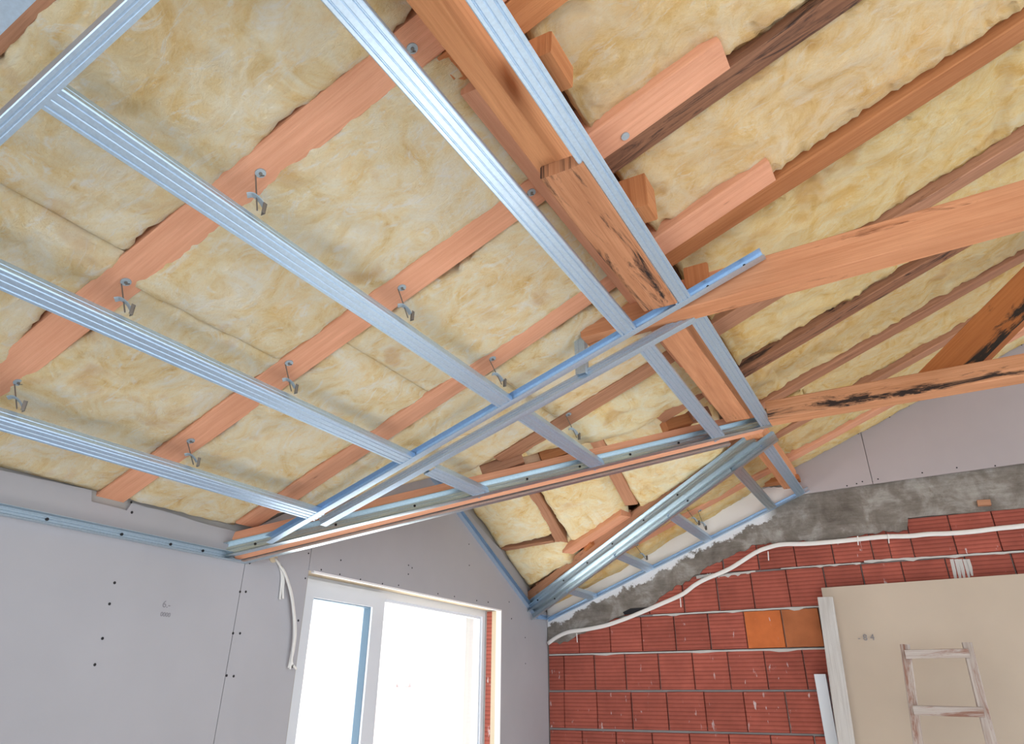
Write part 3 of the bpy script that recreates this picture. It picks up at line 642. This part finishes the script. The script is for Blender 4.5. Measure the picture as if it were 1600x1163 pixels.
# dormer slope batts
def dbatt(x0, x1, y0, yend, label, seed, **k):
    def fu(u, v):
        x = x0 + (x1 - x0) * u; ye = yend(x); return (x, y0 + (ye - y0) * v)
    nu = int((x1 - x0) / .017); nv = int((yend((x0 + x1) / 2) - y0) / .017)
    batt(label, fu, zd, nu, nv, seed=seed, mat=WOOL_P, group='glass wool batts of the dormer slope', **k)
vend = lambda x: yv2(x) - .045
dk_ = dict(face=.0, bulge=.045, amp=.013, over=(.02, .02, .015, .015))
dbatt(Xw + .002, -2.10, 3.52, lambda x: 4.36, 'pale wool pillow between the window wall and the left jack rafter', 41, **dk_)
dbatt(Xw + .002, -2.02, 4.44, vend, 'pale wool pillow below the crosspiece at the dormer corner', 42, **dk_)
dbatt(-2.01, -1.545, 3.52, lambda x: vend(x) - .06, 'square pale wool pillow between the two jack rafters', 43, **dk_)
dbatt(-1.45, -.80, 3.60, vend, 'pale wool pillow right of the right jack rafter', 44, **dk_)
# ------------------------------------------------------------------ metal grid
CD = [(-.023, .024), (-.023, .027), (-.030, .027), (-.030, .0022), (-.0282, 0), (-.0222, 0), (-.0202, .0030), (-.0172, .0030), (-.0150, 0), (-.0030, 0), (-.0012, .0020), (.0012, .0020), (.0030, 0), (.0150, 0), (.0172, .0030), (.0202, .0030), (.0222, 0), (.0282, 0), (.030, .0022), (.030, .0115), (.0288, .0135), (.030, .0155), (.030, .027), (.023, .027), (.023, .024)]
def cdprof(x, y0, y1, label, group='main ceiling profiles', mat=None, dx1=0):
    # x: middle of the profile
    p0 = V((x, y0, zk(x))); p1 = V((x + dx1, y1, zk(x + dx1)))
    return sweep('ceiling_profile', CD, -.0012, p0, p1, r0, n0, mat or ZINC, label=label, cat='metal profile', group=group)
def U(h, fl, rib=True):
    web = [(0, 0)] + ([(0, h * .22), (.0035, h * .28), (.0035, h * .42), (0, h * .48), (0, h * .56), (.0035, h * .62), (.0035, h * .76), (0, h * .82)] if rib else []) + [(0, h)]
    return [(fl, 0), (fl * .5, -.0006)] + web + [(fl * .5, h), (fl, h)]
def track(name, p0, p1, a, b, h, fl, label, mat=None, screws=0, screwlen=None, group=None, cut0=0, cut1=0, holes=None):
    root = sweep(name, U(h, fl), .0011, p0, p1, a, b, mat or ZINC, label=label, cat='metal track', group=group, cut0=cut0, cut1=cut1)
    p0 = V(p0); p1 = V(p1); a = V(a).normalized(); b = V(b).normalized()
    for q in (holes or []):
        v, f = disc(p0.lerp(p1, q) + b * h * .52 + a * .003, a, .0055, .004, 10); mk('screw', v, f, DARK, root)
    return root
PX = {'P1': -1.238, 'P2': -1.677, 'P3': -2.132, 'P4': -.728, 'P5': -.519}
cdprof(PX['P3'], .392, 2.165, 'lowest galvanised profile of the main field, nearest the left wall')
cdprof(PX['P2'], .392, 2.165, 'second galvanised profile above the left wall')
cdprof(PX['P1'], .392, 2.175, 'long galvanised profile through the picture centre from upper left')
cdprof(PX['P4'], .392, 2.20, 'bright galvanised profile left of the purlin')
cdprof(PX['P5'], .392, 2.215, 'galvanised profile right of the purlin, hiding its edge')
gB = 'short profiles between slot track and valley'
cdprof(PX['P2'], 2.30, 2.735, 'shortest continuation profile ending on the valley track', gB)
cdprof(PX['P1'], 2.31, 3.09, 'continuation profile of the centre run ending on the valley track', gB)
cdprof(PX['P4'] + .01, 2.33, 3.50, 'continuation profile left of the purlin ending on the valley track', gB, dx1=-.015)
cdprof(PX['P5'] + .01, 2.34, 3.66, 'continuation profile right of the purlin ending at the valley tip', gB, dx1=-.005)
gC = 'short profiles between short valley and brick wall'
cdprof(PX['P3'], yv2(PX['P3']) - .01, 5.075, 'shortest dull profile stub near the wall corner', gC, ZINC)
cdprof(PX['P2'] - .005, yv2(PX['P2']) - .01, 5.075, 'second dull profile stub from the wall corner', gC, ZINC)
cdprof(PX['P1'], yv2(PX['P1']) - .01, 5.075, 'third dull profile reaching the gable track', gC, ZINC)
cdprof(PX['P4'] - .045, yv2(PX['P4']) - .01, 5.075, 'smooth lilac-grey profile with a long reflection', gC, ZINC_S)
cdprof(PX['P5'] - .055, yv2(PX['P5']) + .0, 5.075, 'last dull profile beside the purlin foot', gC, ZINC)
# cross tracks
x0 = -2.62
sweep('cross_track', [(.003, .030), (0, .029), (0, .0015), (.0015, 0), (.008, 0), (.0095, .002), (.0125, .002), (.014, 0), (.020, 0), (.0215, .0018), (.0245, .0018), (.026, 0), (.034, 0)], -.0011, V((x0, .381, zk(x0, K0 - .002))), V((0.3, .381, zk(.3, K0 - .002))), EY, n0, ZINC, cat='metal track', label='cross track at the upper left closing the near ends of the profiles')
track('cross_track', (-2.6, .292, zk(-2.6, K0 - .0015)), (0.3, .292, zk(.3, K0 - .0015)), -EY, n0, .030, .06, 'bluish track cut off by the top left picture corner')
t1a = V((-2.365, 2.145, zk(-2.365, K0 - .0015))); t1b = V((-.222, 2.222, zk(-.222, K0 - .0015)))
track('cross_track', t1a, t1b, -(V((0, 1, 0)) - V((.0, 0, 0))), n0, .031, .032, 'slot track receiving the far ends of the main profiles, free end over the collar tie', holes=[.905, .968])
t2a = V((-2.17, 2.215, zk(-2.17, K0 - .0015))); t2b = V((-.40, 2.325, zk(-.40, K0 - .0015)))
track('cross_track', t2a, t2b, EY, n0, .031, .036, 'second slot track running parallel just beyond the first')
# vertical hanger profile from the collar tie to the slot track
hp = onK(915, 588, K0 + .02); hp = V((-.945, 2.262, 0))
sweep('hanger_profile', [(-.020, .032), (-.020, 0), (-.006, 0), (-.005, .0015), (.005, .0015), (.006, 0), (.020, 0), (.020, .032)], -.0011, V((-.966, 2.268, zk(-.966, K0 + .012))), V((-.966, 2.268, 1.34)), EX, EY, ZINC_D, label='vertical metal stud hanging from the collar tie end to the slot track', cat='metal profile')
# valley tracks
q0 = k3(Xw + .008, yv1(Xw + .008), K0 - .002); q1 = k3(-.495, yv1(-.495), K0 - .002)
track('valley_track', q0, q1, -pv1, n0, .058, .028, 'long ribbed valley track with black screws facing the room', ZINC_S, holes=[.045, .17, .30, .40, .50, .60, .70, .80])
q0 = k3(Xw + .035, yv1(Xw + .035), K0 - .004) + pv1 * .072; q1 = k3(-.66, yv1(-.66), K0 - .004) + pv1 * .082
track('valley_track', q0, q1, pv1, n0, .045, .024, 'thin valley track along the far lower edge of the salmon valley rafter', ZINC_S)
q0 = k3(Xw + .02, yv2(Xw + .02), K0 + .052) - pv2 * .058; q1 = k3(-.60, yv2(-.60), K0 + .052) - pv2 * .062
track('valley_track', q0, q1, -pv2, n0, .056, .028, 'upper ribbed track on the short valley, dormer side', ZINC_S, holes=[.06, .20, .32, .44, .58, .72])
q0 = k3(Xw + .02, yv2(Xw + .02), K0 - .002) - pv2 * .012; q1 = k3(-.50, yv2(-.50), K0 - .002) - pv2 * .012
track('valley_track', q0, q1, -pv2, n0, .056, .026, 'lower teal-shadowed track on the short valley, brick wall side', ZINC_S, holes=[.12, .70])
# wall tracks
track('wall_track', (Xw + .001, -.9, .520), (Xw + .001, 2.142, .524), EX, EZ, .030, .030, 'dark-looking track along the left wall with black screws', ZINC_D, holes=[(y + .9) / 3.042 for y in (1.306, 1.58, 1.788, 1.94)])  # duller zinc paints in the shade inside the channel
track('wall_track', (Xw + .001, 3.45, 1.255), (Xw + .001, 4.885, .546), EX, V((0, .503, 1)), .030, .030, 'teal-edged track sloping down the window wall to the corner')
track('wall_track', (Xw + .001, 4.885, .540), (Xw + .001, 5.09, .548), EX, EZ, .028, .028, 'very short track piece in the corner of window wall and brick wall')
track('wall_track', (Xw + .02, Yg - .018, zk(Xw + .02)), (-.515, Yg - .018, zk(-.515)), -EY, n0, .024, .024, 'track climbing the brick gable wall above the white splashes', holes=[])
# ------------------------------------------------------------------ hangers
def hanger(x, y, label, xb, dxr=-.008):
    zt = zr(x); w0 = V((x, y, zt)); nR = V((TR, 0, -1)).normalized()
    root = empty('ceiling_hanger', (x, y, zk(x) + .02), label, 'hanger', 'hangers screwed to the rafters')
    v, f = disc(w0 + nR * .0005, nR, .0135, .003, 16); mk('washer', v, f, ZINC_D, root)
    v, f = disc(w0 + nR * .003, nR, .0045, .003, 8); mk('screw', v, f, RODM, root)
    rp = w0 + V((dxr - .004, -.004, -.003)); bt = V((xb - .004, y - .003, zk(xb) + .028))
    v, f = tube([w0 + V((.004, .010, -.004)), w0 + V((-.008, .004, -.005)), rp, rp.lerp(bt, .5), bt], .0019, 6); mk('hanger_rod', v, f, RODM, root)
    c = rp.lerp(bt, .72)
    sp = smoothpts([c + V((-.016, -.018, .008)), c + V((-.006, -.008, .012)), c + V((.004, .006, .002)), c + V((.010, .016, -.012))], 3); v, f = tube(sp, .0085, 8, .18, (0, .4, 1)); mk('spring_plate', v, f, ZINC_D, root)
    z0 = zk(xb) + .024; z1 = bt.z + .026
    v, f = boxes([((xb - .007, y + .012, z0), (xb + .007, y + .0132, z1)), ((xb + .0058, y + .002, z0), (xb + .007, y + .0132, z1)), ((xb - .004, y + .010, z0 + .004), (xb + .003, y + .012, z0 + .012))]); mk('bracket', v, f, RODM, root)
    return root
rl = {1: 'nearest hanger rafter', 2: 'notched rafter'}
e1, e2, e3, e4 = (PX[k] + .038 for k in ('P1', 'P2', 'P3', 'P4'))
for x, y, xb, lb in [(-1.227, .885, e1, 'hanger with washer on the nearest rafter, above the centre profile'), (-1.688, .885, e2, 'hanger with washer on the nearest rafter, above the second profile'), (-2.150, .918, e3, 'hanger with washer at the left border above the lowest profile'),
                     (-1.242, 1.492, e1, 'hanger with washer on the notched rafter, above the centre profile'), (-1.680, 1.474, e2, 'hanger with washer on the notched rafter, above the second profile'), (-2.146, 1.505, e3, 'hanger with washer on the notched rafter, above the lowest profile'),
                     (-.768, .881, -.738, 'hanger with curved rod peeking out beside the bright profile near the top'), (-.766, 1.481, -.738, 'hanger half hidden beside the bright profile near the purlin'), (-1.249, 2.075, e1, 'hanger bent over a torn wool edge on the third rafter'), (-1.244, 2.755, e1, 'hanger on the dark rafter above the continuation profile'),
                     (-1.26, 4.70, e1, 'dark hanger beside the third dull profile stub, nearer the valley'), (-1.225, 4.87, e1, 'hanger on the salmon rafter beside the third dull profile'), (-1.70, 4.87, e2, 'hanger on the salmon rafter beside the second dull profile stub')]:
    hanger(x, y, lb, xb)
v, f = disc((-.47, 1.515, zr(-.47) - .001), (TR, 0, -1), .013, .004, 14)
mk('washer', v, f, ZINC_D, label='lone grey washer on the rafter end right of the purlin', cat='washer')
# ------------------------------------------------------------------ cables
pt = [(856, 1006), (870, 996), (888, 988), (915, 984), (945, 978), (975, 968), (1000, 958), (1033, 944), (1066, 929), (1085, 915), (1103, 905), (1140, 889), (1180, 864), (1200, 856), (1222, 851), (1260, 850), (1300, 847), (1340, 843), (1380, 839), (1420, 838), (1450, 835), (1480, 834), (1520, 831), (1560, 826), (1600, 822), (1680, 812), (1900, 786)]
v, f = tube(smoothpts([onY(x, y, Yg - .032) for x, y in pt], 5), 0.0145, 10, .4, (0, 1, 0)); mk('flat_cable', v, f, TUBE, smooth=True, label='white flat cable draped in a wave across the brick wall', cat='cable')
for i, (x, y) in enumerate([(901, 990), (1063, 935), (1200, 862), (1388, 835), (1340, 838)]):
    v, f = tube([onY(x, y, Yg - .05), onY(x + 1, y + 14, Yg - .02)], .0035, 6); 
    mk('cable_tie', v, f, TUBE, label=['thin white tie under the cable near the corner', 'thin white tie under the cable by the broken hole', 'thin white tie under the cable where it levels out', 'thin white tie on the cable below the mortar band', 'thin white tie left of the mortar band tie'][i], cat='cable tie')
v, f = disc(onX(427, 871, Xw + .001), EX, .024, .002, 20); mk('cable_hole', v, f, FOAM, wl, label='cable hole showing brown filling')
ca = [[(430, 872), (437, 885), (440, 900), (439, 918), (437, 937)], [(430, 872), (440, 888), (443, 905), (442, 920), (442, 936)], [(430, 872), (443, 893), (451, 915), (457, 940), (459, 975), (458, 1005), (454, 1030), (451, 1044)], [(430, 872), (445, 895), (455, 925), (459, 950), (462, 985), (459, 1015), (455, 1032), (453, 1046)], [(430, 873), (446, 900), (454, 928), (458, 955), (460, 990), (457, 1020), (456, 1036), (463, 1046)]]
cl = ['first short white cable end hanging from the wall hole', 'second short white cable end hanging from the wall hole', 'long white cable of the bunch beside the window, left strand', 'long white cable of the bunch beside the window, right strand', 'long white cable of the bunch with a curled bare end']
for i, pl in enumerate(ca):
    v, f = tube(smoothpts([onX(x, y, Xw + .006 + (.004 * i if k > 0 else -.004)) for k, (x, y) in enumerate(pl)], 5), .0052, 8); mk('hanging_cable', v, f, CABLE, smooth=True, label=cl[i], cat='cable', group='cables from the wall hole')
# ------------------------------------------------------------------ leaning board, plank, ladder
bl = onY(1283, 919, 5.045); br = V((1.25, 5.045, .667))
bt_ = V((bl.x, 4.80, -H)); 
dpt = (V((0, 1, 0))).normalized() * .014
plate('leaning_board', [bl, br, V((1.25, 4.80, -H + .002)), V((bl.x - .01, 4.80, -H + .002))], dpt, BEIGE, label='large beige board leaning on the brick wall behind the ladder', cat='board')
pa = onY(1290, 935, 4.985); pb = onY(1309, 1063, 4.93); dd = (pb - pa).normalized(); pe = pa + dd * ((pa.z + H) / -dd.z)
pk = empty('leaning_plank', (pe.x, pe.y, -H), 'whitewashed wooden plank leaning at the left edge of the beige board', 'plank')
beam('plank_body', pe, pa, EX, .088, .030, WOOD_W, pk, up=-EY)
box('wall_stub', *(lambda p: ((p.x - .03, 5.02, -H), (p.x + .035, 5.094, p.z)))(onY(1281, 1054, 5.05)), PVC, label='low white post top left of the plank foot', cat='post')
lad = empty('ladder', (0, 4.55, -H), 'old wooden step ladder spattered with plaster in front of the beige board', 'ladder')
lt, rt_ = onY(1413, 1007, 4.72), onY(1510.5, 1004, 4.72)
lb_, rb_ = onY(1421, 1063, 4.67), onY(1525, 1063, 4.67)
for p, q in ((lt, lb_), (rt_, rb_)):
    d_ = (q - p).normalized(); e_ = p + d_ * ((p.z + H) / -d_.z); beam('ladder_rail', e_, p, EX, .048, .03, WOOD_LAD, lad, up=EY)
for k in range(6):
    t = .13 + k * .155; zz = lt.z - .075 - k * .27
    sL = (lt.z - zz) / (lt.z - lb_.z); a_ = lt.lerp(lb_, sL); b_ = rt_.lerp(rb_, sL)
    if k == 0: a_ = a_ + V((0, -.012, .0)); b_ = b_ + V((0, -.012, -.0))
    beam('ladder_rung', a_, b_, EY, .022, .045, WOOD_LAD, lad, up=EZ)
# pencil writing
def writing(txt, p, size, rot, parent, name='pencil_writing'):
    cu = bpy.data.curves.new(name, 'FONT'); cu.body = txt; cu.size = size; cu.extrude = .0003; cu.materials.append(PENCIL)
    t_ = bpy.data.objects.new(name, cu); C.objects.link(t_); me = bpy.data.meshes.new_from_object(t_); C.objects.unlink(t_); bpy.data.objects.remove(t_)
    o = bpy.data.objects.new(name, me); C.objects.link(o); o.rotation_euler = rot; o.parent = parent; o.location = V(p) + V((0, 0, H)) - origin_of(parent); return o
writing('6.-', onX(253, 949, Xw + .0008), .035, (math.pi / 2, 0, math.pi / 2), wl); writing('0000', onX(250, 963, Xw + .0008), .022, (math.pi / 2, 0, math.pi / 2), wl)
pw = onY(1340, 1001, 4.98); writing('- 8 4', (pw.x, 5.045 - (.658 - pw.z) / (.658 + H) * .245 - .004, pw.z), .05, (math.pi / 2, 0, 0), bpy.data.objects['leaning_board'])
# ------------------------------------------------------------------ outside, seen through the window
pale = newmat('glare_pale_pink_plaster', (.80, .66, .64), .9)[0]; palew = newmat('glare_white_cladding', (.86, .84, .85), .9)[0]  # house colours paled to paint in the outdoor glare
nb = empty('neighbour_house', (-9, 14.0, -H), 'overexposed pale house with ribbed cladding seen through the right pane', 'house')
box('house_wall', (-13.6, 13.2, -H - 2), (-9.6, 15.5, 1.6), palew, nb)
for k in range(12): box('cladding_strip', (-13.5 + k * .33, 13.14, .2), (-13.42 + k * .33, 13.2, 1.6), pale, nb)
plate('stair_wall', [(-13.6, 13.1, -H - 2), (-9.6, 13.1, -H - 2), (-9.6, 13.1, .25), (-10.1, 13.1, .25), (-13.6, 13.1, -1.2)], (0, .1, 0), pale, nb, label='pale pink sloping stair wall')
box('street_ground', (-40, -10, -H - 3.2), (Xw - .4, 40, -H - 3.0), FLOORM, kind='structure')
